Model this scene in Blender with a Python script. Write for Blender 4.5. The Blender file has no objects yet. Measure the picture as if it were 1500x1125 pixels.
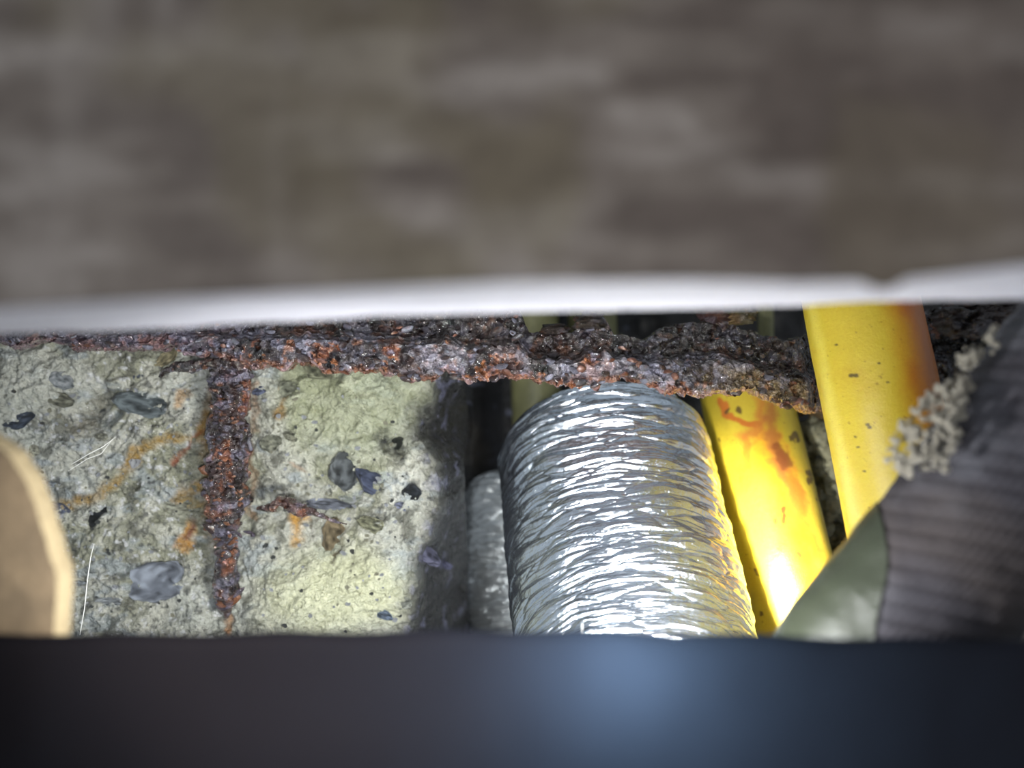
import bpy, bmesh, math, random
import numpy as np
from mathutils import Vector, Matrix

random.seed(7)
rng = np.random.default_rng(7)
C = bpy.context.scene.collection
ZC = 1.0                      # camera height, metres
K = 0.9 / 1500.0              # metres per photo pixel at 1 m

def P(px, py, Y):
    """point seen at photo pixel (px, py) and standing Y metres away"""
    return Vector(((px - 750) * K * Y, Y, ZC + (562.5 - py) * K * Y))

# ------------------------------------------------------------------ camera
cam = bpy.data.cameras.new('camera')
cam.sensor_width = 36; cam.lens = 40; cam.clip_start = 0.01; cam.clip_end = 20
cam.dof.use_dof = True; cam.dof.focus_distance = 0.48
cam.dof.aperture_fstop = 5.4
cam.dof.aperture_blades = 0
co = bpy.data.objects.new('camera', cam); C.objects.link(co)
co.location = (0, 0, ZC); co.rotation_euler = (math.pi/2, 0, 0)
S = bpy.context.scene
S.camera = co

# ------------------------------------------------------------------ world, lights, exposure
w = bpy.data.worlds.new('world'); S.world = w; w.use_nodes = True
w.node_tree.nodes['Background'].inputs[0].default_value = (0.80, 0.90, 1.0, 1)
w.node_tree.nodes['Background'].inputs[1].default_value = 0.5
S.view_settings.view_transform = 'Standard'; S.view_settings.look = 'None'
S.view_settings.exposure = 0.0; S.view_settings.gamma = 1.0
S.view_settings.use_curve_mapping = False

def lamp(name, kind, loc, energy, color, size=0.01, target=None, spot=None, blend=0.5):
    l = bpy.data.lights.new(name, kind); l.energy = energy; l.color = color
    if kind == 'AREA': l.shape = 'DISK'; l.size = size
    else: l.shadow_soft_size = size
    if spot: l.spot_size = math.radians(spot); l.spot_blend = blend
    o = bpy.data.objects.new(name, l); C.objects.link(o); o.location = loc
    if target is not None:
        o.rotation_euler = (Vector(target) - Vector(loc)).to_track_quat('-Z', 'Y').to_euler()
    return o

# torch held inside the opening just behind the lower edge: makes the hot spots on foil and pipe
lamp('torch_light', 'POINT', P(915, 940, 0.312), 1.1, (0.96, 0.98, 1.0), 0.006)
lamp('torch_beam', 'SPOT', P(965, 985, 0.345), 26.0, (1.0, 0.99, 0.95), 0.006, P(1045, 905, 0.52), 48, 1.0)
lamp('added_concrete_spot', 'SPOT', P(640, 962, 0.330), 1.6, (0.97, 1.0, 0.96), 0.008, P(500, 790, 0.52), 140, 1.0)  # added unseen lamp, apart from the torch, brightening the left concrete
# phone lamp beside the lens
lamp('phone_light', 'SPOT', (-0.035, 0.13, ZC - 0.030), 4.6, (0.94, 0.97, 1.0), 0.010, P(560, 740, 0.5), 64, 0.8)
lamp('added_fill', 'AREA', (0.05, -0.02, ZC - 0.03), 0.35, (0.95, 0.97, 1.0), 0.10, P(700, 600, 0.5))  # added soft fill, not a real source; brightens foil and faces

# ------------------------------------------------------------------ noise in numpy
def _h(ix, iy, iz, s):
    n = (ix.astype(np.int64)*374761393 + iy.astype(np.int64)*668265263 + iz.astype(np.int64)*2147483647 + s*974634777) & 0xffffffff
    n = ((n ^ (n >> 13)) * 1274126177) & 0xffffffff
    n = ((n ^ (n >> 16)) * 2246822519) & 0xffffffff
    n = n ^ (n >> 15)
    return (n & 0xffffff) / float(0xffffff)

def vnoise(p, s=0):
    i = np.floor(p).astype(np.int64); f = p - i
    u = f*f*f*(f*(f*6-15)+10)
    r = 0
    for dx in (0, 1):
        for dy in (0, 1):
            for dz in (0, 1):
                wgt = (u[:,0] if dx else 1-u[:,0])*(u[:,1] if dy else 1-u[:,1])*(u[:,2] if dz else 1-u[:,2])
                r = r + wgt*_h(i[:,0]+dx, i[:,1]+dy, i[:,2]+dz, s)
    return r*2-1

def fbm(p, octv=4, s=0, gain=0.5, ridged=False):
    a = 1.0; r = 0; t = 0
    for k in range(octv):
        n = vnoise(p*(2.03**k), s+k*17)
        if ridged: n = 1-2*np.abs(n)
        r = r + a*n; t += a; a *= gain
    return r/t

def worley(p, s=0):
    i = np.floor(p).astype(np.int64)
    f1 = np.full(len(p), 9.0); f2 = np.full(len(p), 9.0); cid = np.zeros(len(p))
    for dx in (-1,0,1):
        for dy in (-1,0,1):
            for dz in (-1,0,1):
                c = i + np.array([dx,dy,dz])
                h = [_h(c[:,0],c[:,1],c[:,2],s+q) for q in (1,2,3)]
                d = np.sqrt(sum((c[:,q]+h[q]-p[:,q])**2 for q in range(3)))
                m = d < f1
                f2 = np.where(m, f1, np.minimum(f2, d)); cid = np.where(m, h[0], cid); f1 = np.where(m, d, f1)
    return f1, f2, cid

def sstep(a, b, x):
    t = np.clip((x-a)/(b-a), 0, 1); return t*t*(3-2*t)

# ------------------------------------------------------------------ mesh helpers
def proj(v):
    """photo pixel of each vertex (to find where a stain or a stone lies)"""
    return 750 + v[:,0]/(K*v[:,1]), 562.5 - (v[:,2]-ZC)/(K*v[:,1])

def setp(o, label=None, cat=None, group=None, kind=None):
    if label: o['label'] = label
    if cat: o['category'] = cat
    if group: o['group'] = group
    if kind: o['kind'] = kind
    return o

def empty(name, loc=(0,0,0)):
    o = bpy.data.objects.new(name, None); C.objects.link(o); o.location = loc
    o.empty_display_size = 0.01
    return o

def link(name, me, mat, parent=None, smooth=True):
    if mat is not None and not me.materials:
        for m in (mat if isinstance(mat, (list, tuple)) else [mat]): me.materials.append(m)
    if smooth: me.polygons.foreach_set('use_smooth', [True]*len(me.polygons))
    o = bpy.data.objects.new(name, me); C.objects.link(o)
    if parent is not None:
        o.parent = parent
        o.location = -Vector(parent.location)
    return o

def vcol(me, col):
    a = me.color_attributes.new('col', 'FLOAT_COLOR', 'POINT')
    c = np.ones((len(me.vertices), 4), dtype=np.float32); c[:, :3] = col
    a.data.foreach_set('color', c.ravel())

def grid_mesh(name, V, nu, nv, close_u=False):
    """V: (nv*nu,3) row major in v"""
    iu = np.arange(nu if close_u else nu-1); iv = np.arange(nv-1)
    a, b = np.meshgrid(iu, iv)
    a = a.ravel(); b = b.ravel(); a2 = (a+1) % nu
    F = np.stack([b*nu+a, b*nu+a2, (b+1)*nu+a2, (b+1)*nu+a], 1)
    me = bpy.data.meshes.new(name)
    me.vertices.add(len(V)); me.vertices.foreach_set('co', np.asarray(V, dtype=np.float32).ravel())
    me.loops.add(F.size); me.loops.foreach_set('vertex_index', F.ravel().astype(np.int32))
    me.polygons.add(len(F)); me.polygons.foreach_set('loop_start', np.arange(0, F.size, 4, dtype=np.int32))
    me.polygons.foreach_set('loop_total', np.full(len(F), 4, dtype=np.int32))
    me.update(calc_edges=True); me.validate()
    return me

def rock_mesh(name, seed, sub=3, rough=0.25, flat=1.0, freq=1.3, facet=False):
    bm = bmesh.new(); bmesh.ops.create_icosphere(bm, subdivisions=sub, radius=1)
    me = bpy.data.meshes.new(name); bm.to_mesh(me); bm.free()
    v = np.zeros(len(me.vertices)*3, dtype=np.float32); me.vertices.foreach_get('co', v); v = v.reshape(-1,3)
    d = fbm(v.astype(float)*freq+seed*9.1, 3, seed)
    v = v*(1+rough*d)[:,None]
    if facet:
        for k in range(7):
            r = np.random.default_rng(seed*31+k).normal(size=3); r /= np.linalg.norm(r)
            t = 0.62 + 0.2*((seed*7+k*13) % 10)/10
            e = v@r - t; v = v - np.where(e > 0, e, 0)[:,None]*r
    v[:,1] *= flat
    me.vertices.foreach_set('co', v.astype(np.float32).ravel()); me.update()
    return me

# ------------------------------------------------------------------ materials
def newmat(name):
    m = bpy.data.materials.new(name); m.use_nodes = True
    nt = m.node_tree; b = nt.nodes['Principled BSDF']
    return m, nt, b

def N(nt, t, **kw):
    n = nt.nodes.new(t)
    for k, v in kw.items():
        if k in n.inputs: n.inputs[k].default_value = v
        else: setattr(n, k, v)
    return n

def surf(name, color=None, use_attr=False, rough=0.5, metal=0.0, coat=0.0, coat_rough=0.1, bumps=(), vary=0.0, vary_scale=200,
         rough_var=0.0, dark=(0.3,0.3,0.3), spec=0.5, sss=0.0):
    m, nt, b = newmat(name); L = nt.links
    tc = N(nt, 'ShaderNodeTexCoord')
    if use_attr:
        src = N(nt, 'ShaderNodeAttribute'); src.attribute_name = 'col'; out = src.outputs['Color']
    else:
        src = N(nt, 'ShaderNodeRGB'); src.outputs[0].default_value = (*color, 1); out = src.outputs[0]
    if vary > 0:
        nz = N(nt, 'ShaderNodeTexNoise', Scale=vary_scale, Detail=6.0, Roughness=0.65)
        L.new(tc.outputs['Object'], nz.inputs['Vector'])
        rp = N(nt, 'ShaderNodeMapRange'); rp.inputs['From Min'].default_value = 0.35; rp.inputs['From Max'].default_value = 0.62
        rp.inputs['To Min'].default_value = vary; rp.inputs['To Max'].default_value = 0.0
        L.new(nz.outputs[0], rp.inputs['Value'])
        mx = N(nt, 'ShaderNodeMix', data_type='RGBA', blend_type='MULTIPLY')
        L.new(rp.outputs[0], mx.inputs[0]); L.new(out, mx.inputs[6]); mx.inputs[7].default_value = (*dark, 1)
        out = mx.outputs[2]
    L.new(out, b.inputs['Base Color'])
    b.inputs['Roughness'].default_value = rough; b.inputs['Metallic'].default_value = metal
    b.inputs['Coat Weight'].default_value = coat; b.inputs['Coat Roughness'].default_value = coat_rough
    b.inputs['Specular IOR Level'].default_value = spec
    if coat: b.inputs['Coat IOR'].default_value = 1.5 if coat < .9 else 1.75
    if sss: 
        b.inputs['Subsurface Weight'].default_value = sss; b.inputs['Subsurface Radius'].default_value = (1,.6,.1)
        b.inputs['Subsurface Scale'].default_value = 0.004
    if rough_var:
        nz = N(nt, 'ShaderNodeTexNoise', Scale=vary_scale*0.7, Detail=4.0)
        L.new(tc.outputs['Object'], nz.inputs['Vector'])
        rp = N(nt, 'ShaderNodeMapRange'); rp.inputs['From Min'].default_value = .35; rp.inputs['From Max'].default_value = .65
        rp.inputs['To Min'].default_value = max(.03, rough-rough_var); rp.inputs['To Max'].default_value = min(1, rough+rough_var)
        L.new(nz.outputs[0], rp.inputs['Value']); L.new(rp.outputs[0], b.inputs['Roughness'])
    prev = None
    for (sc, dist, kind) in bumps:
        if kind == 'vor':
            t = N(nt, 'ShaderNodeTexVoronoi', Scale=sc)
        else:
            t = N(nt, 'ShaderNodeTexNoise', Scale=sc, Detail=6.0, Roughness=0.6)
        L.new(tc.outputs['Object'], t.inputs['Vector'])
        bp = N(nt, 'ShaderNodeBump', Strength=1.0, Distance=dist)
        L.new(t.outputs[0], bp.inputs['Height'])
        if prev: L.new(prev.outputs[0], bp.inputs['Normal'])
        prev = bp
    if prev:
        L.new(prev.outputs[0], b.inputs['Normal']); 
        if coat: L.new(prev.outputs[0], b.inputs['Coat Normal'])
    return m

def srgb(r, g, b):
    f = lambda c: ((c/255+0.055)/1.055)**2.4 if c > 10 else c/255/12.92
    return np.array([f(r), f(g), f(b)])

M_conc = surf('wet_concrete', use_attr=True, rough=0.34, coat=0.7, coat_rough=0.08, vary=0.4, vary_scale=260, dark=(.45,.47,.45),
              rough_var=0.2, bumps=((900, 0.0012, 'n'), (260, 0.003, 'n')))
M_stone = surf('aggregate_stone', use_attr=True, rough=0.4, coat=0.5, vary=0.6, vary_scale=350, dark=(.4,.43,.5), bumps=((500, .003, 'n'),))
M_rust = surf('wet_rust', use_attr=True, rough=0.22, metal=.3, coat=1.0, coat_rough=0.04, vary=0.6, vary_scale=420, dark=(.25,.2,.2), rough_var=.2,
              spec=.7, bumps=((700, 0.0022, 'n'), (300, 0.003, 'vor')))
M_foil = surf('crinkled_foil', color=(.76,.83,.91), rough=0.2, metal=1.0, bumps=((900, .0003, 'n'),))
M_foil_dull = surf('dull_foil', color=(.50,.52,.53), rough=0.3, metal=.9, bumps=((900, .0004, 'n'),))
M_yellow = surf('yellow_plastic', use_attr=True, rough=0.38, vary=0.25, vary_scale=700, dark=(.75,.6,.4), bumps=((1500, .00015, 'n'),), sss=.12)
M_conduit = surf('dimmed_yellow', color=srgb(124,122,84), rough=0.5, vary=.4, vary_scale=150, bumps=((600, .0003, 'n'),))  # yellow pipe with the dim light put into its colour
M_slab = surf('board_face', use_attr=True, rough=0.75, vary=.5, vary_scale=120, dark=(.5,.45,.42), bumps=((300, .0012, 'n'),))
M_slabedge = surf('board_cut_edge', color=srgb(160,158,164), rough=0.8, vary=.3, vary_scale=200, dark=(.7,.7,.7), bumps=((400, .001, 'n'),))
M_dark = surf('dark_wall', use_attr=True, rough=0.45, coat=.3, vary=.6, vary_scale=220, bumps=((500, .002, 'n'),))  # dark mottled wall tone
M_glove = surf('knit_glove', use_attr=True, rough=0.85, vary=.3, vary_scale=900, bumps=((1800, .0004, 'n'),), spec=.3)
M_rubber = surf('glove_rubber', color=srgb(48,52,40), rough=0.35, bumps=((900, .0003, 'n'),))
M_grit = surf('pale_grit', color=srgb(206,198,180), rough=0.7, vary=.3, vary_scale=500, dark=(.5,.46,.4), bumps=((900, .001, 'n'),))
M_tan = surf('tan_board_face', color=srgb(126,106,80), rough=0.8, vary=.5, vary_scale=90, bumps=((300, .001, 'n'),))
M_tanedge = surf('tan_board_edge', color=srgb(176,156,118), rough=0.8, vary=.3, vary_scale=200, bumps=((400, .001, 'n'),))
M_fibre = surf('pale_fibre', color=(.75,.74,.7), rough=0.3)

# dark lower board; added bluish translucency imitates lens glare
M_board_glare, nt, b = newmat('dark_board_glare')
b.inputs['Base Color'].default_value = (.0035,.002,.0025, 1); b.inputs['Roughness'].default_value = .8; b.inputs['Specular IOR Level'].default_value = .1
tr = N(nt, 'ShaderNodeBsdfTranslucent'); tr.inputs[0].default_value = (.056,.070,.090,1)
ad = N(nt, 'ShaderNodeAddShader'); L = nt.links
L.new(b.outputs[0], ad.inputs[0]); L.new(tr.outputs[0], ad.inputs[1])
L.new(ad.outputs[0], nt.nodes['Material Output'].inputs['Surface'])

# ------------------------------------------------------------------ upper board (its underside is the pale band)
def interp(x, pts):
    xs = [p[0] for p in pts]; ys = [p[1] for p in pts]
    return np.interp(x, xs, ys)

def upper_board():
    F = [(-1200,500),(0,452),(250,436),(500,424),(750,412),(1000,410),(1170,414),(1260,412),(1285,424),(1305,424),(1330,408),(1500,388),(2700,360)]
    B = [(-1200,515),(0,489),(250,480),(500,466),(750,457),(1000,451),(1170,447),(1300,442),(1500,438),(2700,420)]
    px = np.linspace(-1200, 2700, 520); nu = len(px)
    rows = []
    Yf, Yb = 0.20, 0.284
    # front face rows from the top down to the lower front edge
    fy = interp(px, F)
    for t in np.linspace(0, 1, 120):
        py = -1100*(1-t) + fy*t
        rows.append(np.stack([(px-750)*K*Yf, np.full(nu, Yf), ZC+(562.5-py)*K*Yf], 1))
    nface = len(rows)
    # underside going back
    x0 = (px-750)*K*Yf
    pxb = 750 + x0/(K*Yb)
    zb = ZC+(562.5-interp(pxb, B))*K*Yb
    zf = rows[-1][:,2]
    nb = 40
    for t in np.linspace(0.02, 1, nb):
        rows.append(np.stack([x0, np.full(nu, Yf+(Yb-Yf)*t), zf+(zb-zf)*t], 1))
    for t in np.linspace(0.03, 1, 10):
        rows.append(np.stack([x0, np.full(nu, Yb), zb+0.28*t], 1))
    V = np.concatenate(rows)
    n = fbm(V*np.array([60,60,110]), 4, 3)
    n2 = fbm(V*np.array([25,25,60]), 3, 5)
    fr = np.zeros(len(V)); fr[:nface*nu] = 1
    V[:,1] += np.where(fr > 0, 0.0012*n + 0.002*n2, 0)
    V[:,2] += np.where(fr > 0, 0, 0.0006*n)
    x, y = proj(V)
    # streaky colour of the face: long dark and light smears
    st = fbm(V*np.array([38,0,170])+3, 4, 11); st2 = fbm(V*np.array([70,0,160]), 3, 12); ver = fbm(V*np.array([80,0,10]), 3, 15)
    base = srgb(98,88,80); hi = srgb(136,127,120); lo = srgb(62,50,43); olive = srgb(92,82,60)
    c = np.tile(base, (len(V),1))
    def mixc(c, col, f): f = np.clip(f,0,1)[:,None]; return c*(1-f)+col*f
    c = mixc(c, lo, sstep(0.0,.35,-st)*.65); c = mixc(c, hi, sstep(0.05,.45,st+.3*st2)*.6)
    c = mixc(c, olive, sstep(.1,.4,fbm(V*30,3,21))*.5)
    c = mixc(c, hi, sstep(.15,.5,ver)*sstep(560,300,x)*.3)
    c = mixc(c, lo, sstep(850,1300,x)*.5)
    c = mixc(c, hi, sstep(500,300,x)*.12)
    c = c*1.16
    me = grid_mesh('upper_board', V, nu, len(rows)); vcol(me, c)
    me.materials.append(M_slab); me.materials.append(M_slabedge)
    mi = np.zeros(len(me.polygons), dtype=np.int32); mi[(nface-1)*(nu-1):] = 1
    me.polygons.foreach_set('material_index', mi)
    o = link('upper_ceiling_board', me, None)
    setp(o, 'blurred grey-brown streaked ceiling board across the top, pale cut edge below', 'board', kind='structure')
upper_board()

# ------------------------------------------------------------------ lower board edge
def lower_board():
    px = np.linspace(-900, 2600, 300); nu = len(px); Y0 = .285
    top = 931 + 3*np.sin(px/190.) + 2*np.sin(px/37.)
    rows = []
    for t in np.linspace(0, 1, 60):
        py = top + t*1500
        Y = Y0 + 0.0*t
        V = np.stack([(px-750)*K*Y0, np.full(nu, Y) + .004*np.sin(px/300.+t*4), ZC+(562.5-py)*K*Y0], 1)
        rows.append(V)
    back = [r + np.array([0,.0016,0]) for r in rows[::-1]]
    V = np.concatenate(back+rows)
    V[:,1] += .0012*fbm(V*40, 3, 31)
    me = grid_mesh('lower', V, nu, len(back)+len(rows))
    o = link('lower_ceiling_board', me, M_board_glare)
    setp(o, 'near-black blurred board along the bottom, with imitated blue glare below the silver pipe', 'board', kind='structure')
lower_board()

# ------------------------------------------------------------------ back and side walls of the cavity
def back_wall():
    nu, nv = 420, 260
    x = np.linspace(-.62, .62, nu); z = np.linspace(ZC+.38, ZC-.55, nv)
    X, Z = np.meshgrid(x, z); V = np.stack([X.ravel(), np.full(X.size, .79), Z.ravel()], 1)
    n = fbm(V*22, 5, 41); w1, w2, _ = worley(V*60, 4)
    V[:,1] += -.02*n - .006*(w2-w1)
    # bulges forward next to the concrete, where the photo shows a dark face
    px, py = proj(V)
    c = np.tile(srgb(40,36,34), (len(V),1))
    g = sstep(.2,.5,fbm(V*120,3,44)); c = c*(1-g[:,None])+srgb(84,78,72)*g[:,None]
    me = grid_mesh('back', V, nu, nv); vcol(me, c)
    setp(link('wall_back', me, M_dark), 'dark back wall deep inside the cavity', 'wall', kind='structure')
back_wall()

def mixc(c, col, f):
    f = np.clip(f, 0, 1)[:,None]; return c*(1-f)+np.asarray(col)*f

def seg_dist(x, y, pts):
    """distance in photo pixels to a polyline, and position along it"""
    d = np.full(len(x), 1e9); tt = np.zeros(len(x))
    for k in range(len(pts)-1):
        ax, ay = pts[k][:2]; bx, by = pts[k+1][:2]
        l2 = (bx-ax)**2+(by-ay)**2
        t = np.clip(((x-ax)*(bx-ax)+(y-ay)*(by-ay))/l2, 0, 1)
        dd = np.hypot(x-ax-t*(bx-ax), y-ay-t*(by-ay))
        m = dd < d; d = np.where(m, dd, d); tt = np.where(m, (k+t)/(len(pts)-1), tt)
    return d, tt

# ------------------------------------------------------------------ broken concrete on the left
YC = .52
def conc_depth(x, y):
    """relief of the concrete face, metres towards (-) or away from (+) the viewer"""
    V = np.stack([x*K*YC, y*K*YC, np.zeros_like(x)], 1)
    warp = np.stack([fbm(V*30,2,51), fbm(V*30+7,2,52), np.zeros(len(x))],1)*.012
    Q = V + warp
    # slope streaks running lower-left to upper-right
    R = np.stack([Q[:,0]*.9-Q[:,1]*.45, Q[:,0]*.45+Q[:,1]*.9, Q[:,2]],1)
    d = -.0055*fbm(Q*22, 3, 53) - .0024*fbm(R*np.array([50,130,1]), 4, 54, .6, ridged=True) - .0015*fbm(V*420, 3, 56)
    w1, w2, cid = worley(Q*90, 58)
    d += -.0016*(cid-.5) - .0014*np.clip((w2-w1)*2, 0, 1)
    def bump(cx, cy, rx, ry, a, depth):
        ca, sa = math.cos(a), math.sin(a)
        u = ((x-cx)*ca+(y-cy)*sa)/rx; v = (-(x-cx)*sa+(y-cy)*ca)/ry
        return depth*np.exp(-(u*u+v*v)**1.4)
    d += bump(140, 600, 40, 26, -.5, .008)        # hollow
    d += bump(40, 560, 70, 40, -.3, -.004)
    d += bump(470, 880, 120, 60, -.1, -.011)      # bulging pale foot
    d += bump(560, 800, 45, 70, .1, -.006)
    d += bump(530, 565, 48, 34, .5, -.010)        # wet wedge
    d += bump(618, 600, 40, 50, .2, .012)
    d += bump(576, 655, 18, 22, 0, .008)
    d += bump(335, 700, 40, 300, 0, .006)         # groove the bar lies in
    d += bump(250, 930, 260, 40, 0, -.004)
    # broken right-hand end turning away into the dark
    edge = np.interp(y, [300,520,560,600,640,680,740,800,860,930,1200], [660,650,640,610,606,640,640,622,606,600,590]) + 16*fbm(V*70,4,59)
    e = np.clip((x-edge)/60., 0, None)
    d += .085*e**1.2
    d += -.004*sstep(60,0,edge-x)*0
    return d, edge

def concrete():
    gx = np.concatenate([np.linspace(-700, -20, 70)[:-1], np.arange(-20, 676, 1.6)])
    gy = np.concatenate([np.linspace(250, 470, 30)[:-1], np.arange(470, 950, 1.6), np.linspace(950, 1500, 60)[1:]])
    X, Y = np.meshgrid(gx, gy); x = X.ravel(); y = Y.ravel()
    d, edge = conc_depth(x, y)
    Yd = YC + d
    V = np.stack([(x-750)*K*YC, Yd, ZC+(562.5-y)*K*YC], 1)
    Q = V*1.0
    c = np.tile(srgb(188,187,172), (len(x),1))
    n1 = fbm(Q*40, 4, 61); n2 = fbm(Q*150, 3, 62); n3 = fbm(Q*420, 3, 63); n4 = fbm(Q*np.array([60,60,140])+5, 4, 64)
    c = mixc(c, srgb(196,198,186), sstep(.0,.4,n1)*.8)
    c = mixc(c, srgb(146,146,120), sstep(.0,.35,-n1)*.8)
    c = mixc(c, srgb(160,170,175), sstep(.15,.4,n4)*.6)
    c = mixc(c, srgb(214,212,196), sstep(.15,.45,n2)*.7)
    c = mixc(c, srgb(92,92,80), sstep(.16,.42,-n2)*.75)
    c = mixc(c, srgb(60,62,62), sstep(.33,.5,-n3)*.7)
    c = mixc(c, srgb(232,232,232), sstep(.34,.5,n3)*.7*sstep(400,300,x))
    # light pool in the lower middle painted in pale yellow, damp green tone upper right
    c = mixc(c, srgb(226,226,186), sstep(1.1,.3,np.hypot((x-500)/150,(y-865)/85)+.25*n1)*.8)
    c = mixc(c, srgb(172,176,138), sstep(1.1,.4,np.hypot((x-520)/140,(y-590)/120)+.3*n1)*.7)
    c = mixc(c, srgb(206,206,190), sstep(1.1,.3,np.hypot((x-40)/110,(y-560)/60)+.3*n2)*.6)
    # rust stains, and the shade of the hollow
    def stain(pts, wd, col, s, amt=.9):
        nonlocal c
        dd, _ = seg_dist(x + 14*fbm(Q*90,3,70+s), y + 14*fbm(Q*90+3,3,80+s), pts)
        c = mixc(c, col, sstep(wd*1.15, wd*.1, dd + wd*.6*n2)*amt*(.55+.45*sstep(-.25,.3,n3)))
    och = srgb(170,134,60)
    stain([(305,622),(285,640),(235,645),(205,660),(190,680)], 15, och, 1)
    stain([(300,630),(280,655),(245,672)], 6, srgb(150,70,30), 2)
    stain([(205,655),(190,690),(165,715),(120,735),(95,745)], 11, srgb(170,134,60), 3)
    stain([(300,705),(275,720),(262,722)], 14, och, 4)
    stain([(300,745),(275,735)], 8, srgb(180,150,80), 5, .7)
    stain([(272,770),(262,805)], 11, srgb(210,150,58), 6)
    stain([(280,762),(272,780)], 6, srgb(120,70,50), 7)
    stain([(436,765),(438,790)], 12, srgb(214,158,60), 8)
    stain([(418,580),(412,600)], 14, srgb(176,136,70), 9, .8)
    stain([(432,680),(440,695)], 7, srgb(165,110,60), 10, .7)
    stain([(342,900),(342,920)], 8, srgb(190,130,70), 11, .8)
    stain([(310,560),(308,600),(302,660),(305,740),(312,800)], 13, srgb(140,104,50), 12, .6)
    stain([(372,560),(366,640),(362,720),(366,760)], 9, srgb(150,100,50), 13, .6)
    stain([(268,575),(265,590)], 9, srgb(190,150,100), 14, .8)
    # cracks and dark pits
    stain([(268,602),(250,614),(225,625)], 2.6, srgb(40,40,34), 20)
    stain([(152,572),(154,560),(175,555),(195,550)], 4.5, srgb(60,56,46), 21)
    stain([(250,585),(245,600),(248,575)], 2.6, srgb(52,48,38), 22)
    stain([(462,765),(462,790),(474,805)], 4, srgb(70,58,36), 23)
    stain([(505,770),(500,800),(493,818)], 4, srgb(78,64,40), 24)
    stain([(140,590),(132,610),(118,625)], 16, srgb(104,98,78), 25, .8)  # shade of the hollow painted in as a darker patch
    stain([(560,640),(584,660)], 17, srgb(38,38,34), 26, .95)
    stain([(598,720),(604,705)], 11, srgb(46,48,50), 27)
    # the face goes black where it turns away
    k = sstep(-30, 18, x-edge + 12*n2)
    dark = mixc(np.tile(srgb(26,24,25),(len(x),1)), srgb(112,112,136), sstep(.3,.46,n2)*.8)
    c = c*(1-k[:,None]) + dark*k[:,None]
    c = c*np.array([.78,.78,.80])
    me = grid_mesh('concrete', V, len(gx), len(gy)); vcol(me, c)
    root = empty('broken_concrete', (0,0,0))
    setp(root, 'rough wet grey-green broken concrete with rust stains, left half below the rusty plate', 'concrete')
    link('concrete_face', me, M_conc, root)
    # aggregate stones bedded in the face
    st = [ (228,853,46,30,-.1,(168,176,194)), (206,592,38,17,.22,(120,132,134)), (30,614,26,12,-.35,(70,82,104)),
           (141,757,17,19,.3,(34,38,44)), (80,745,24,10,.1,(104,112,140)), (506,690,24,28,.2,(122,128,130)), (545,708,30,17,.6,(84,94,128)),
           (490,789,19,28,-.15,(176,150,104)), (382,572,13,7,-.2,(120,130,170)), (428,573,20,13,.1,(170,172,140)),
           (583,652,15,18,0,(50,54,48)), (604,720,14,12,0,(50,56,64)), (66,806,9,10,0,(90,98,118)), (205,550,13,4,-.3,(96,104,124)),
           (95,557,18,12,.3,(196,204,206)), (262,745,30,10,.1,(196,192,160)), (470,545,22,14,.2,(160,160,120)), (620,812,26,12,.6,(120,118,150)),
           (640,848,16,7,.4,(112,112,150)), (480,740,34,8,.1,(166,172,190)), (590,740,12,7,.2,(150,156,190)), (560,895,18,7,.4,(130,150,180)),
           (75,705,14,8,0,(188,200,210)), (196,674,9,11,0,(226,226,232)), (150,640,10,6,0,(170,168,140)), (165,880,22,6,0,(180,186,190)),
           (120,855,14,5,.1,(170,178,182)), (90,585,22,10,.2,(150,148,120)), (398,650,16,12,0,(180,180,150)), (520,735,24,9,.2,(196,204,186)),
           (245,525,18,9,-.6,(190,172,120)), (50,660,12,9,.2,(196,190,160)), (425,640,12,8,.4,(160,158,128)), (548,765,20,11,.3,(190,188,140)),
                   (590,880,14,10,.2,(190,192,170)) ]
    xs = np.array([s[0] for s in st], float); ys = np.array([s[1] for s in st], float)
    dd, _ = conc_depth(xs, ys)
    for k, (sx, sy, rx, ry, a, col) in enumerate(st):
        me = rock_mesh('stone', 100+k, 4, (.2 if sum(col) < 240 else .34), 1, 1.5, facet=(sum(col) < 480 and k % 2 == 0))
        v = np.zeros(len(me.vertices)*3, dtype=np.float32); me.vertices.foreach_get('co', v); v = v.reshape(-1,3).astype(float)
        n = fbm(v*3+k, 3, k)
        m_ = sum(col)/3; col = tuple(q*.7+m_*.3 for q in col); cc = np.tile(srgb(*col), (len(v),1)); cc = mixc(cc, srgb(*[min(255,q*1.3+12) for q in col]), sstep(.05,.4,n)); cc = mixc(cc, srgb(*[q*.6 for q in col]), sstep(.05,.4,-n))
        vcol(me, cc)
        o = link('stone', me, M_stone, root)
        o.location = P(sx, sy, YC); o.location.y = YC + dd[k] + min(rx,ry)*K*YC*.13
        o.scale = (rx*K*YC, min(rx,ry)*K*YC*.36, ry*K*YC); o.rotation_euler = (0, a, 0)
    # little quartz grains that glint
    gm = [rock_mesh('sand_grain', 300+k, 1, .3, 1, 1.2, True) for k in range(4)]
    gcol = [srgb(230,232,236), srgb(200,196,170), srgb(96,98,96), srgb(214,216,220)]
    for m_, cl in zip(gm, gcol): vcol(m_, np.tile(cl,(len(m_.vertices),1)))
    n = 290
    gxs = np.concatenate([rng.uniform(20, 290, 160), rng.uniform(380, 600, 130)]); gys = np.concatenate([rng.uniform(560, 900, 160), rng.uniform(560, 920, 130)])
    dd, ed = conc_depth(gxs, gys)
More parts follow.
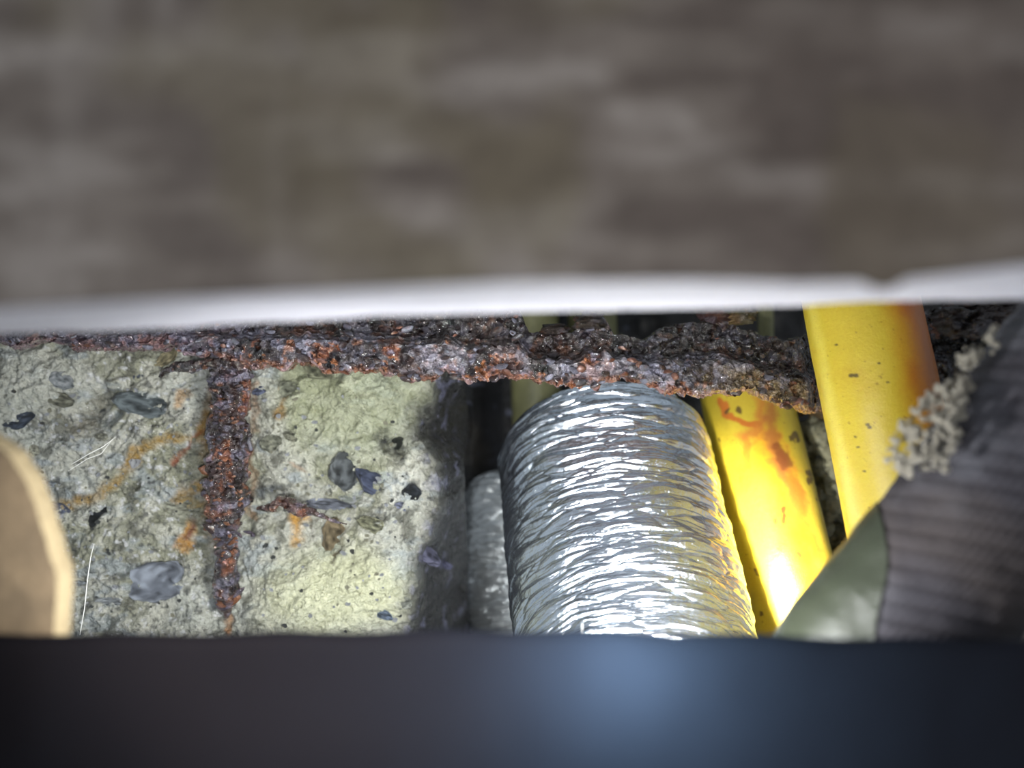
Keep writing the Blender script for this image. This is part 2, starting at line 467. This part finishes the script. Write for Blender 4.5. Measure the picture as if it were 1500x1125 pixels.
    for k in range(n):
        o = link('grain', gm[int(rng.integers(4))], M_stone, root)
        r = rng.uniform(1.6, 4.2)*K*YC
        o.location = P(gxs[k], gys[k], YC); o.location.y = YC + dd[k] - r*.1
        o.scale = (r*rng.uniform(1,1.8), r*.7, r); o.rotation_euler = (0, rng.uniform(-.8,.8), 0)
concrete()

# dark dirty face to the right of the concrete, between it and the pipes
def dark_face():
    gx = np.linspace(560, 960, 300); gy = np.linspace(430, 1250, 420); Y0 = .69
    X, Y = np.meshgrid(gx, gy); x = X.ravel(); y = Y.ravel()
    V = np.stack([(x-750)*K*Y0, np.full(len(x), Y0), ZC+(562.5-y)*K*Y0], 1)
    n1 = fbm(V*30,4,91); n2 = fbm(V*110,4,92); n3 = fbm(V*np.array([140,140,260]),3,93)
    V[:,1] += .012*n1 + .004*n2 + .08*sstep(690,740,x)
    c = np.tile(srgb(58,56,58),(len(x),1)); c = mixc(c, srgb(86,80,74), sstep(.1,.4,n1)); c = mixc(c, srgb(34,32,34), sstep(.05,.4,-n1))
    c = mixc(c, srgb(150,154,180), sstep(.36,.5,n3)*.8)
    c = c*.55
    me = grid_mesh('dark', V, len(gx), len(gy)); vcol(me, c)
    setp(link('wall_dark', me, M_dark), 'dark wall face between the concrete and silver pipes', 'wall', kind='structure')
dark_face()

# ------------------------------------------------------------------ rust
def rust_colour(V, s=0, dark=None):
    n1 = fbm(V*60, 4, 101+s); n2 = fbm(V*170, 4, 102+s); n3 = fbm(V*330, 3, 103+s); n4 = fbm(V*120+9, 4, 104+s)
    c = np.tile(srgb(62,46,44), (len(V),1))
    c = mixc(c, srgb(30,24,26), sstep(.0,.3,-n2))
    c = mixc(c, srgb(92,66,60), sstep(.05,.3,n1))
    c = mixc(c, srgb(176,104,62), sstep(.24,.42,n4)*.75)
    c = mixc(c, srgb(206,128,70), sstep(.28,.45,n3)*.6)
    c = mixc(c, srgb(160,160,182), sstep(.08,.3,n2)*.75)
    return c*.75

def rusty_plate():
    BOT = [(-700,470),(0,499),(60,500),(130,512),(200,512),(250,515),(320,522),(400,540),(450,530),(480,545),(560,548),(620,560),(650,545),(680,556),(700,562),
           (750,553),(800,562),(850,566),(900,555),(940,560),(1000,580),(1060,582),(1100,575),(1150,592),(1200,606),(1290,600),(1360,585),(1500,600),(2300,610)]
    TOP = [(-700,420),(300,440),(760,448),(775,484),(800,490),(845,486),(865,462),(885,462),(900,488),(945,494),(975,480),(1010,474),(1060,462),(1090,478),(1140,492),(1180,496),(1230,480),(1330,470),(1380,452),(1500,430),(2300,380)]
    gx = np.concatenate([np.linspace(-700,-10,80)[:-1], np.arange(-10, 1510, 1.7), np.linspace(1510,2300,80)[1:]])
    nu = len(gx); Y0 = .492
    xx = (gx*K*Y0)[:,None]*np.array([[1,0,0]])
    jag = 7*fbm(xx*170, 3, 110) + 5*fbm(xx*420, 3, 111)
    big = 1-np.abs(vnoise(xx*110, 114)); 
    bot = interp(gx, BOT) + jag + 5*(big-.6)
    top = interp(gx, TOP) + 5*fbm(xx*300,3,112)
    lipw = np.interp(gx, [0,300,450,900,1200,2300], [.35,.4,.5,.5,.5,.5])
    rows = []
    # back top -> over the top edge -> down the front -> lip -> underneath to the back
    prof = [(0,.014),(0,.008),(0,.004)] + [(t, 0) for t in np.linspace(0,1,62)] + [(1,.003),(1,.006),(.99,.008),(.985,.011),(.98,.015)]
    for i, (t, dy) in enumerate(prof):
        py = top + (bot-top)*t
        # upper web is recessed, lower lip stands proud
        rec = .010*(1-sstep(1-lipw-.12, 1-lipw+.10, np.full(nu, t)))
        rec = rec + .004*sstep(.93,1.0,np.full(nu,t))
        rec = rec + np.interp(gx, [-700,1180,1240,1330,2300],[0,0,.03,.04,.04]) - .006*sstep(300,450,gx)*sstep(1300,1000,gx)
        Y = Y0 + dy + rec
        rows.append(np.stack([(gx-750)*K*Y0, Y, ZC+(562.5-py)*K*Y0], 1))
    V = np.concatenate(rows)
    w1, w2, cid = worley(V*np.array([190,190,230]), 115)
    v1, v2, cid2 = worley(V*np.array([420,420,480]), 118)
    lay = fbm(V*np.array([40,40,300]), 4, 116, .6, ridged=True)
    dsp = .0028*(cid-.5) + .0022*fbm(V*140, 3, 117) + .0016*np.clip(.6-w1,0,1) + .0015*lay + .0014*(cid2-.5) + .001*np.clip(.6-v1,0,1)
    V[:,1] -= dsp; V[:,2] -= dsp*.35
    c = rust_colour(V)
    px, py = proj(V)
    bt = np.interp(px, gx, bot); tp = np.interp(px, gx, top); t = (py-tp)/(bt-tp)
    # upper web darker, lime crust pale brown toward the right, rim orange
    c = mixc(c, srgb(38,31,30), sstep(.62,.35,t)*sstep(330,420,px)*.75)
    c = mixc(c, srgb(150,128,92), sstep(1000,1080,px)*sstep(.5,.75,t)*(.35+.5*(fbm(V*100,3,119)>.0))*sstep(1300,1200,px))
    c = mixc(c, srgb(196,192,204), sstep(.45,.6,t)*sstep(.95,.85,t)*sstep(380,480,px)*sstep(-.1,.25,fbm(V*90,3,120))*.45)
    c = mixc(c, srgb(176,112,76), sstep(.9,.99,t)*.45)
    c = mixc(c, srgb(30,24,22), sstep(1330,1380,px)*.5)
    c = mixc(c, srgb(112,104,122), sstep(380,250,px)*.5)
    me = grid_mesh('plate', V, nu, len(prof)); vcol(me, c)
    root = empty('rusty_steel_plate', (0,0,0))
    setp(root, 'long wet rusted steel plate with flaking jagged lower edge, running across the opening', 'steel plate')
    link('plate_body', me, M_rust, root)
    # loose flakes of scale standing off the plate
    fm = []
    for k in range(8):
        m_ = rock_mesh('rust_flake', 400+k, 2, .45, .35, 1.6, True)
        v = np.zeros(len(m_.vertices)*3, dtype=np.float32); m_.vertices.foreach_get('co', v); v = v.reshape(-1,3).astype(float)
        cc = rust_colour(v*.008+k, k); cc = mixc(cc, [srgb(160,96,62), srgb(84,62,56), srgb(158,158,176), srgb(44,36,38)][k%4], np.full(len(v), .6))
        vcol(m_, cc); fm.append(m_)
    for k in range(230):
        x = rng.uniform(5, 1190) if k < 200 else rng.uniform(1370, 1490)
        b_ = float(np.interp(x, gx, bot)); t_ = float(np.interp(x, gx, top))
        yy = rng.uniform(max(t_,455)+4, b_-2) if k % 3 else b_ - rng.uniform(0, 9)
        if k >= 200: yy = rng.uniform(445, 490)
        o = link('rust_flake', fm[k % 8], M_rust, root)
        o.location = P(x, yy, Y0); f = (yy-t_)/(b_-t_)
        lw = .5
        o.location.y = Y0 - .0035 + (0.009 if f < .35 else 0) + (0.033 if k >= 200 else 0) - (.005 if 400 < x < 1000 else 0)
        r = rng.uniform(2.5, 7)*K*Y0*(.7 if x < 330 else 1)
        o.scale = (r*rng.uniform(.9,1.9), r, r*rng.uniform(.6,1.1)); o.rotation_euler = (rng.uniform(-.5,.5), rng.uniform(-.6,.6), rng.uniform(-.5,.5))
    # lumps clinging above the plate
    for (x, y, rx, ry, col) in [(1082,464,22,13,(150,138,84)), (1045,462,20,14,(90,44,38)), (862,472,24,13,(84,74,60)), (812,482,20,8,(70,64,54)),
                                (1438,462,48,30,(66,40,34)), (1400,470,26,22,(52,34,30)), (1462,440,40,24,(90,52,44)), (1148,640,10,16,(150,110,80))][:7]:
        m_ = rock_mesh('crust_lump', int(x), 5, .5, 1, 2.2)
        v = np.zeros(len(m_.vertices)*3, dtype=np.float32); m_.vertices.foreach_get('co', v); v = v.reshape(-1,3).astype(float)
        q1,_,ci = worley(v*4.5, int(x)); v = v*(1+.18*(.6-q1)+.10*(ci-.5))[:,None]; m_.vertices.foreach_set('co', v.astype(np.float32).ravel())
        cc = rust_colour(v*.006+x*.01, 3); cc = mixc(cc, srgb(*col), np.full(len(v), .6)); vcol(m_, cc)
        o = link('crust_lump', m_, M_rust, root); Yq = .50 if x < 1200 else .525
        o.location = P(x, y, Yq); o.scale = (rx*K*Yq, .012, ry*K*Yq)
rusty_plate()

# ------------------------------------------------------------------ tube helper
def tube(name, pts, radii, nth, nlen, disp=None, closed_end=False, th0=0, th1=2*math.pi, smooth=.03):
    """pts: axis points; returns V, theta, s, arrays (rows along the axis)"""
    pts = [Vector(p) for p in pts]
    seg = [0]
    for a, b_ in zip(pts, pts[1:]): seg.append(seg[-1]+(b_-a).length)
    ss = np.linspace(0, seg[-1], nlen)
    A = np.stack([np.interp(ss, seg, [p[i] for p in pts]) for i in range(3)], 1)
    # smooth axis
    h = max(1, int(nlen*smooth)); kn = np.ones(2*h+1)/(2*h+1)
    for _ in range(2):
        P0 = A[0] - (A[1:h+1][::-1]-A[0]); P1 = A[-1] - (A[-h-1:-1][::-1]-A[-1])
        E = np.concatenate([P0, A, P1]); A = np.stack([np.convolve(E[:,i], kn, 'valid') for i in range(3)], 1)
    R = np.interp(ss, np.linspace(0, seg[-1], len(radii)), radii)
    T = np.gradient(A, axis=0); T /= np.linalg.norm(T, axis=1)[:,None]
    side = np.cross(T, np.array([0,1.0,0])); side /= np.linalg.norm(side, axis=1)[:,None]
    up = np.cross(side, T)
    th = np.linspace(th0, th1, nth, endpoint=False)
    TH, SS = np.meshgrid(th, ss)
    Nn = side[:,None,:]*np.cos(th)[None,:,None] + up[:,None,:]*np.sin(th)[None,:,None]
    V = A[:,None,:] + Nn*R[:,None,None]
    return V.reshape(-1,3), Nn.reshape(-1,3), TH.ravel(), SS.ravel(), np.repeat(R, nth)

# ------------------------------------------------------------------ foil pipes
def foil_pipe(name, pts, radii, seed, label, amp=1.0, mat=None):
    nth, nl = 760, 620
    V, Nn, TH, SS, R = tube(name, pts, radii, nth, nl)
    arc = TH*np.max(radii)
    # periodic coordinates round the tube
    cx, sx = np.cos(TH)*np.max(radii), np.sin(TH)*np.max(radii)
    base = np.stack([cx, sx, SS], 1)
    wz = fbm(base*16, 3, seed)*.006 + fbm(base*50, 3, seed+3)*.0026
    Q = np.stack([cx*30, sx*30, (SS+wz*.7)*165], 1)
    f1, f2, cid = worley(Q, seed)
    leaf = np.clip((f2-f1)*1.6, 0, 1)**.6
    rid = fbm(np.stack([cx*60, sx*60, (SS+wz)*420],1), 3, seed+5, .5, ridged=True)
    fine = fbm(base*330, 3, seed+9)
    saw = (fbm(np.stack([cx*30, sx*30, (SS+wz)*130],1), 3, seed+7))
    fade = sstep(0,.012,SS-0) 
    d = amp*(.0016*leaf + .0006*(cid-.5) + .0006*rid + .00016*fine + .0005*saw)
    V = V + Nn*d[:,None]
    me = grid_mesh(name, V, nth, nl, close_u=True)
    o = link(name, me, mat or M_foil); setp(o, label, 'pipe')
    return o
r1 = .0485
a0 = P(893, 592, .572); 
foil_pipe('foil_wrapped_pipe', [P(878,632,.578), P(903,790,.536), P(930,940,.498), P(950,1130,.450)],
          [.003, .041, .0485, .0508] + [.0515]*36, 201,
          'large crinkled silver foil wrapped pipe in the middle, beside the stained yellow pipe')
foil_pipe('foil_wrapped_pipe', [P(762,684,.656), P(766,800,.646), P(778,930,.632), P(795,1100,.61)],
          [.003, .022, .0290, .0310] + [.0315]*30, 231,
          'smaller silver foil wrapped pipe mostly hidden behind the large one, at its left', 1.7, M_foil_dull)

# ------------------------------------------------------------------ yellow pipes
def yellow_pipe(pts, rad, label, paint, seed):
    nth, nl = 260, 620
    V, Nn, TH, SS, R = tube('yp', pts, [rad, rad], nth, nl)
    d = .0004*fbm(V*30,3,seed)+.00005*fbm(V*400,2,seed+1)
    V = V + Nn*d[:,None]
    me = grid_mesh('yellow_pipe', V, nth, nl, close_u=True)
    px, py = proj(V); front = Nn[:,1] < .15
    c = np.tile(srgb(198,174,50),(len(V),1))
    n = fbm(V*45,3,seed+2); c = mixc(c, srgb(186,158,40), sstep(.0,.4,n)*.6)
    sp = fbm(V*800,2,seed+4); c = mixc(c, srgb(120,90,20), sstep(.66,.74,sp)*.7)
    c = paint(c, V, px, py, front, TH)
    vcol(me, c)
    o = link('yellow_pipe', me, M_yellow); setp(o, label, 'pipe', 'yellow plastic pipes inside the cavity')
    return o

def paint1(c, V, px, py, front, TH):
    wx = px + 9*fbm(V*120,3,301); wy = py + 9*fbm(V*120+4,3,302)
    fr = front.astype(float); nn = fbm(V*200,3,303)
    def st(pts, wd, col, a=1, soft=.4):
        nonlocal c
        dd,_ = seg_dist(wx, wy, pts); c = mixc(c, col, sstep(wd, wd*soft, dd+wd*.45*nn)*a*fr)
    st([(1120,640),(1142,700),(1160,760),(1172,830)], 34, srgb(226,156,30), .7, .1)
    st([(1055,590),(1064,608),(1085,618),(1110,622)], 7, srgb(186,96,30), .9)
    st([(1092,640),(1094,660),(1100,680)], 8, srgb(196,110,34), .6)
    st([(1112,590),(1116,620),(1110,632),(1092,640)], 17, srgb(188,116,44), .85, .15)
    st([(1130,595),(1130,650),(1146,690),(1160,715),(1172,745)], 19, srgb(166,100,50), .85, .1)
    st([(1138,655),(1150,680)], 10, srgb(120,66,36), .8)
    st([(1160,700),(1172,740),(1182,770),(1188,790),(1196,815)], 16, srgb(208,118,36), .85, .1)
    st([(1150,735),(1148,760)], 12, srgb(214,130,40), .7)
    st([(1172,780),(1185,830),(1200,860)], 20, srgb(236,160,24), .7, .1)
    for (x,y,r) in [(1066,602,4),(1081,598,3),(1160,636,5),(1163,645,3),(1050,640,2),(1183,690,5),(1184,702,4),(1150,747,5),(1153,758,5),(1140,762,4),
                    (1172,812,4),(1147,805,4),(1110,900,3),(1197,726,3),(1082,700,2),(1107,835,3),(1062,760,2),(1088,752,2)]:
        st([(x,y),(x+1,y+4)], r, srgb(84,60,26), .9)
    return c
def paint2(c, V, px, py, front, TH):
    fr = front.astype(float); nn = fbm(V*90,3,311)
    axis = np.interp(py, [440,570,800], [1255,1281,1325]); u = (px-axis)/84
    c = mixc(c, srgb(196,120,24), sstep(.25,.95,u+.15*nn)*.9*sstep(760,560,py)*fr)  # warm shading on the right side painted in as orange-brown
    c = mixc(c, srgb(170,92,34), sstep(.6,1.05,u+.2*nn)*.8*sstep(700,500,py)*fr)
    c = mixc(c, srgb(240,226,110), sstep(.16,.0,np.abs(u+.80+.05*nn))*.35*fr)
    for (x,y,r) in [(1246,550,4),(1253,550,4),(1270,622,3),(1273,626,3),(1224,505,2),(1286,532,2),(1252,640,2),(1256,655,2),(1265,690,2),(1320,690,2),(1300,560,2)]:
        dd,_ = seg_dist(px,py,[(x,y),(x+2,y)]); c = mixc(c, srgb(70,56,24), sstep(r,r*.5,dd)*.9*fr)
    return c
yellow_pipe([P(1082,545,.64), P(1086,560,.61), P(1094,588,.588), P(1149,830,.545), P(1210,1100,.525)], .0232,
            'bright yellow plastic pipe with orange rust streak, between silver foil and grey rubble', paint1, 321)
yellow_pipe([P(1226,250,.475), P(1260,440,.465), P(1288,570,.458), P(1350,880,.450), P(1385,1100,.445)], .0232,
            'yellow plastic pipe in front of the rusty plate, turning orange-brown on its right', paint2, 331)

# yellow pipes further back, dim light painted in as olive
for (x0, x1, Y, rad, lab) in [(772, 800, .70, .0152, 'yellow pipe toned olive for dim light left behind the big foil pipe, above its shoulder'),
                              (860, 883, .705, .0150, 'yellow pipe toned olive for dim light second from left, behind the big foil pipe'),
                              (1120, 1126, .66, .0045, 'narrow yellow pipe toned olive for dim light seen above the rusty plate, left of the front yellow pipe')]:
    V, Nn, TH, SS, R = tube('cd', [P(x0,200,Y), P(x1,1000,Y)], [rad, rad], 64, 60)
    me = grid_mesh('conduit', V, 64, 60, close_u=True)
    setp(link('dimmed_pipe', me, M_conduit), lab, 'pipe', 'dim pipes at the back of the cavity')

# ------------------------------------------------------------------ rebar and rusty spurs on the concrete
def rebar():
    root = empty('rusted_rebar', (0,0,0))
    setp(root, 'corroded reddish-brown reinforcing bar running down the concrete, thinning to a torn tip', 'rebar')
    pts = [P(345,430,.505), P(343,520,.505), P(336,600,.506), P(333,700,.508), P(330,760,.508), P(335,815,.509), P(330,850,.512), P(332,905,.516)]
    nth, nl = 150, 720
    V, Nn, TH, SS, R = tube('rb', pts, [.009,.009,.0088,.0085,.0084,.0082,.0082,.0085,.0088,.0066,.0042,.0046,.0056,.0010], nth, nl)
    # sloping ribs of the bar, eaten by rust
    ph = SS*math.tau/.0115 + 1.1*np.cos(TH)
    rib = np.clip(np.sin(ph),0,1)**1.2
    w1,w2,cid = worley(V*np.array([260,260,320]), 340)
    d = .0014*rib*(.4+.6*(fbm(V*60,2,341)>-.2)) + .0022*(cid-.5) + .0030*fbm(V*120,3,342) + .0012*fbm(V*420,3,343)
    V = V + Nn*(d*np.clip(R/.008,.15,1)**1.3)[:,None]
    c = rust_colour(V, 5)
    c = mixc(c, srgb(150,148,176), np.clip(rib*.6*(fbm(V*110,3,345)>.0),0,1))
    c = mixc(c, srgb(186,104,44), sstep(.2,.4,fbm(V*95,3,346))*.7)
    c = mixc(c, srgb(54,38,36), .45*np.ones(len(c)))
    me = grid_mesh('bar', V, nth, nl, close_u=True); vcol(me, c)
    link('bar', me, M_rust, root)
    fm = []
    for k in range(6):
        m_ = rock_mesh('rust_scale', 500+k, 2, .5, .4, 1.6, True)
        v = np.zeros(len(m_.vertices)*3, dtype=np.float32); m_.vertices.foreach_get('co', v); v = v.reshape(-1,3).astype(float)
        cc = rust_colour(v*.006+k, k); cc = mixc(cc, [srgb(176,108,54), srgb(84,62,58), srgb(104,92,110)][k%3], np.full(len(v), .6)); vcol(m_, cc); fm.append(m_)
    for k in range(110):
        y = rng.uniform(530, 825); cx = np.interp(y, [520,600,700,760,815,850,905],[343,336,333,330,335,330,332])
        hw = np.interp(y, [520,780,815,900],[28,26,13,9])
        x = cx + rng.uniform(-1,1)*hw*1.05
        o = link('rust_scale', fm[k%6], M_rust, root)
        Yq = .5055 - math.sqrt(max(0, 1-min(1,abs(x-cx)/hw)**2))*.0085
        o.location = P(x, y, Yq); r = rng.uniform(2.2, 5.5)*K*.5
        o.scale = (r*rng.uniform(1,1.8), r, r*rng.uniform(.6,1)); o.rotation_euler = (rng.uniform(-.5,.5), rng.uniform(-.7,.7), rng.uniform(-.5,.5))
    # torn leaf shapes at the tip and a spike, as in the photo
    for (x,y,rx,ry,a,Yq) in [(338,880,21,10,-.5,.510),(324,887,11,7,.4,.510),(349,868,12,4,-.8,.503),(326,812,14,8,.2,.502),(365,780,10,3,.2,.503),(371,783,4,4,0,.503),(366,650,4,12,-.2,.503),(312,775,14,9,.4,.503),(303,690,12,8,.3,.506),(300,722,6,6,0,.506)]:
        o = link('torn_scale', fm[(x+y)%6], M_rust, root); o.location = P(x,y,Yq); o.scale = (rx*K*.5, 5*K*.5, ry*K*.5); o.rotation_euler = (0,a,.2)
rebar()

def spur(name, pts, rads, label, seed, Y, cols):
    V, Nn, TH, SS, R = tube(name, [P(x,y,Y) for x,y in pts], [r*K*Y for r in rads], 80, 260)
    w1,w2,cid = worley(V*300, seed)
    V = V + Nn*(.0016*(cid-.5)+.0022*fbm(V*160,3,seed)+.0008*fbm(V*500,2,seed+1))[:,None]*np.clip(R/.003,.2,1)[:,None]
    c = rust_colour(V, seed); c = mixc(c, srgb(*cols), np.full(len(V), .5))
    me = grid_mesh(name, V, 80, 260, close_u=True); vcol(me, c)
    setp(link(name, me, M_rust), label, 'rust')
spur('rust_spur', [(234,553),(240,545),(256,538),(290,536),(318,531),(338,528)], [2,6,8,7,8,9], 'thin black-brown rust flake curling left from the top of the bar', 351, .4985, (24,16,16))
spur('rust_spur', [(376,745),(398,743),(412,735),(430,745),(462,752),(490,764),(508,768)], [1.5,6,12,10,5,3,1], 'dark brown rusty wire stub right of the bar, above the tan stone', 361, .500, (78,44,34))

# fine pale fibres
def fibre(pts, r, label):
    V, Nn, TH, SS, R = tube('fibre', pts, [r*.5, r, r, r, r*.6], 8, 60)
    me = grid_mesh('fibre', V, 8, 60, close_u=True)
    setp(link('fibre', me, M_fibre), label, 'fibre', 'pale stray fibres')
fibre([P(138,796,.49),P(133,815,.49),P(128,850,.488),P(124,890,.486),P(117,930,.484)], .0002, 'thin straight white fibre standing upright at the lower left')
fibre([P(170,640,.505),P(150,655,.5),P(130,665,.5),P(105,680,.503)], .00017, 'short slanting white fibre lying on the concrete, upper strand')
fibre([P(165,643,.505),P(148,665,.5),P(128,672,.5),P(100,690,.503)], .00014, 'short slanting white fibre lying on the concrete, lower strand')
fibre([P(852,945,.40),P(853,930,.40),P(853,912,.40)], .00022, 'tiny white bristle on the bottom edge in front of the silver pipe')

# ------------------------------------------------------------------ rubble between the yellow pipes
def rubble():
    root = empty('concrete_rubble', (0,0,0))
    setp(root, 'column of lumpy grey-green rubble wedged between the two yellow pipes', 'rubble')
    k = 0
    for y in np.arange(585, 900, 19):
        for q in range(4):
            x = np.interp(y, [580,820],[1190,1238]) + (q-1)*22 + rng.uniform(-6,6)
            yy = y + rng.uniform(-7,7); r = rng.uniform(11, 19)
            m_ = rock_mesh('rubble_lump', 600+k, 4, .45, 1, 1.7)
            v = np.zeros(len(m_.vertices)*3, dtype=np.float32); m_.vertices.foreach_get('co', v); v = v.reshape(-1,3).astype(float)
            q1,_,ci = worley(v*3.2, k+9); v = v*(1+.22*(.6-q1)+.12*(ci-.5))[:,None]; m_.vertices.foreach_set('co', v.astype(np.float32).ravel())
            n = fbm(v*3,3,k); base = srgb(176,172,142) if y > 620 else srgb(150,124,84)
            cc = np.tile(base,(len(v),1)); cc = mixc(cc, base*.45, sstep(.1,.4,-n)); vcol(m_, cc)
            o = link('rubble_lump', m_, M_conc, root); o.location = P(x, yy, .588 + rng.uniform(-.004,.008)); s = r*K*.585; o.scale = (s, s, s*.85)
            k += 1
rubble()

# ------------------------------------------------------------------ broken tan board corner at the left
def tan_board():
    out = [(-260,560),(-120,600),(-30,636),(10,664),(34,700),(52,742),(68,790),(80,838),(84,880),(80,930),(70,1000),(40,1120),(-260,1120)]
    # smooth & roughen outline
    px = []; 
    for (a, b_) in zip(out, out[1:]):
        for t in np.linspace(0,1,16,endpoint=False): px.append((a[0]+(b_[0]-a[0])*t, a[1]+(b_[1]-a[1])*t))
    px = np.array(px)
    for _ in range(10): px[1:-1] = (px[:-2]+2*px[1:-1]+px[2:])/4
    q = np.stack([px[:,0]*.02, px[:,1]*.02, np.zeros(len(px))],1); px[:,0] += 4*fbm(q,3,380)
    Yf, Yb = .292, .303
    bm = bmesh.new()
    f = [bm.verts.new(P(x,y,Yf)) for x,y in px]
    rings = [f]
    for k, t in enumerate((.06,.3,.7,1.0)):
        Y = Yf+(Yb-Yf)*t; grow = [.0009,.0016,.0014,.0][k]
        rings.append([bm.verts.new(Vector((P(x,y,Yf).x+grow, Y, P(x,y,Yf).z+grow*.3))) for x,y in px])
    bm.faces.new(f)
    for a, b_ in zip(rings, rings[1:]):
        for i in range(len(px)):
            j = (i+1) % len(px); bm.faces.new((a[i], a[j], b_[j], b_[i])).material_index = 1
    bm.faces.new(rings[-1][::-1])
    me = bpy.data.meshes.new('tan'); bm.to_mesh(me); bm.free(); me.materials.append(M_tan); me.materials.append(M_tanedge)
    o = link('broken_board', me, None, smooth=False)
    setp(o, 'blurred tan broken board piece with a cream cut edge at the lower left', 'board')
tan_board()

# ------------------------------------------------------------------ gloved hand, lower right
def glove():
    root = empty('work_glove', (0,0,0))
    setp(root, 'blurred dark grey ribbed knit work glove reaching in at the lower right', 'glove')
    Yg = .35
    pts = [P(2050,150,Yg+.01), P(1900,302,Yg+.005), P(1755,444,Yg), P(1610,580,Yg), P(1515,680,Yg), P(1432,785,Yg), P(1355,875,Yg), P(1275,945,Yg), P(1200,1000,Yg), P(1125,1090,Yg), P(1080,1180,Yg)]
    rr = [190,190,188,184,180,174,164,150,140,132,120,95,60,8]
    nth, nl = 640, 900
    V, Nn, TH, SS, R = tube('gl', pts, [r*K*Yg for r in rr], nth, nl, smooth=.05)
    # knit: rows round the finger and wales along it
    zz = V[:,2] + .22*V[:,0] + .004*np.sin(TH); row = np.abs(np.sin(zz*math.pi/.0056)); wal = np.abs(np.sin(TH*38))
    knuck = np.zeros(len(SS))
    fold = .0016*fbm(V*45,3,391)
    px, py = proj(V)
    coat_edge = 1292 + 10*np.sin(py/40.)
    d = .00035*row**.7 + .0002*wal + fold + knuck
    V2 = V + Nn*d[:,None]
    me = grid_mesh('knit', V2, nth, nl, close_u=True)
    c = np.tile(srgb(74,71,77),(len(V),1))
    c = mixc(c, srgb(52,49,54), (1-row)**2); c = mixc(c, srgb(54,50,54), (1-wal)**3*.6); c = mixc(c, srgb(84,74,68), sstep(.1,.5,fbm(V*20,3,395))*.5)
    # bluish haze on the upper left side painted in as pale grey
    axx = sstep(.1,.9,(-Nn[:,0]))
    c = mixc(c, srgb(150,152,160), axx*.35*sstep(-.3,.4,fbm(V*60,3,396)))
    vcol(me, c*.68)
    link('knit_finger', me, M_glove, root)
    # smooth rubber coating over the finger pad and tip
    bm = bmesh.new(); bm.from_mesh(me); bm.verts.ensure_lookup_table()
    kill = [v for v in bm.verts if not (px[v.index] < coat_edge[v.index] and py[v.index] > 690)]
    base = (V + Nn*(.0010 + 1.0*fold[:,None] + knuck[:,None]))
    for v in bm.verts: v.co = base[v.index]
    bmesh.ops.delete(bm, geom=kill, context='VERTS')
    cm = bpy.data.meshes.new('coating'); bm.to_mesh(cm); bm.free(); cm.materials.clear()
    o = link('rubber_coating', cm, M_rubber, root); o['label'] = 'smooth olive-black rubber coated fingertip'
    # second finger behind at the right
    pts = [P(2190,500,Yg+.03), P(1990,640,Yg+.03), P(1820,800,Yg+.03), P(1700,930,Yg+.03), P(1640,1100,Yg+.035)]
    V, Nn, TH, SS, R = tube('gl2', pts, [r*K*Yg for r in (150,150,140,125,100,10)], 300, 400)
    row = np.abs(np.sin(SS*math.pi/.0056)); V = V+Nn*(.0011*row**.7)[:,None]
    me = grid_mesh('knit2', V, 300, 400, close_u=True); c = np.tile(srgb(96,84,76),(len(V),1)); c = mixc(c, srgb(60,50,48), (1-row)**2); vcol(me, c)
    link('knit_finger', me, M_glove, root)
    return Yg
Yg = glove()

def grit():
    root = empty('mortar_crumbs', (0,0,0))
    setp(root, 'clump of pale mortar crumbs stuck along the upper left edge of the glove', 'crumbs')
    ms = [rock_mesh('crumb', 700+k, 2, .35, 1, 1.6) for k in range(6)]
    line = [(1306,676),(1318,650),(1335,632),(1352,600),(1372,582),(1400,556),(1412,520),(1440,500),(1470,474)]
    wid = [9,22,30,26,20,9,9,8,3]
    for k in range(270):
        t = rng.beta(1.3,1.9)*(len(line)-1.001); i = int(t); f = t-i
        x = line[i][0]*(1-f)+line[i+1][0]*f; y = line[i][1]*(1-f)+line[i+1][1]*f; w_ = wid[i]*(1-f)+wid[i+1]*f
        off = rng.uniform(-.5, 2.5)*w_
        x += off*.75 + rng.normal()*5; y += off*.65 + rng.normal()*5
        r = rng.uniform(2.8, 6.2)*K*Yg
        o = link('crumb', ms[k%6], M_grit, root)
        o.location = P(x, y, Yg - .004 - max(0,off)/60*.018 + rng.uniform(-.002,.002)); o.scale = (r*rng.uniform(.8,1.3), r, r*rng.uniform(.8,1.2)); o.rotation_euler = (0, rng.uniform(0,3), 0)
grit()
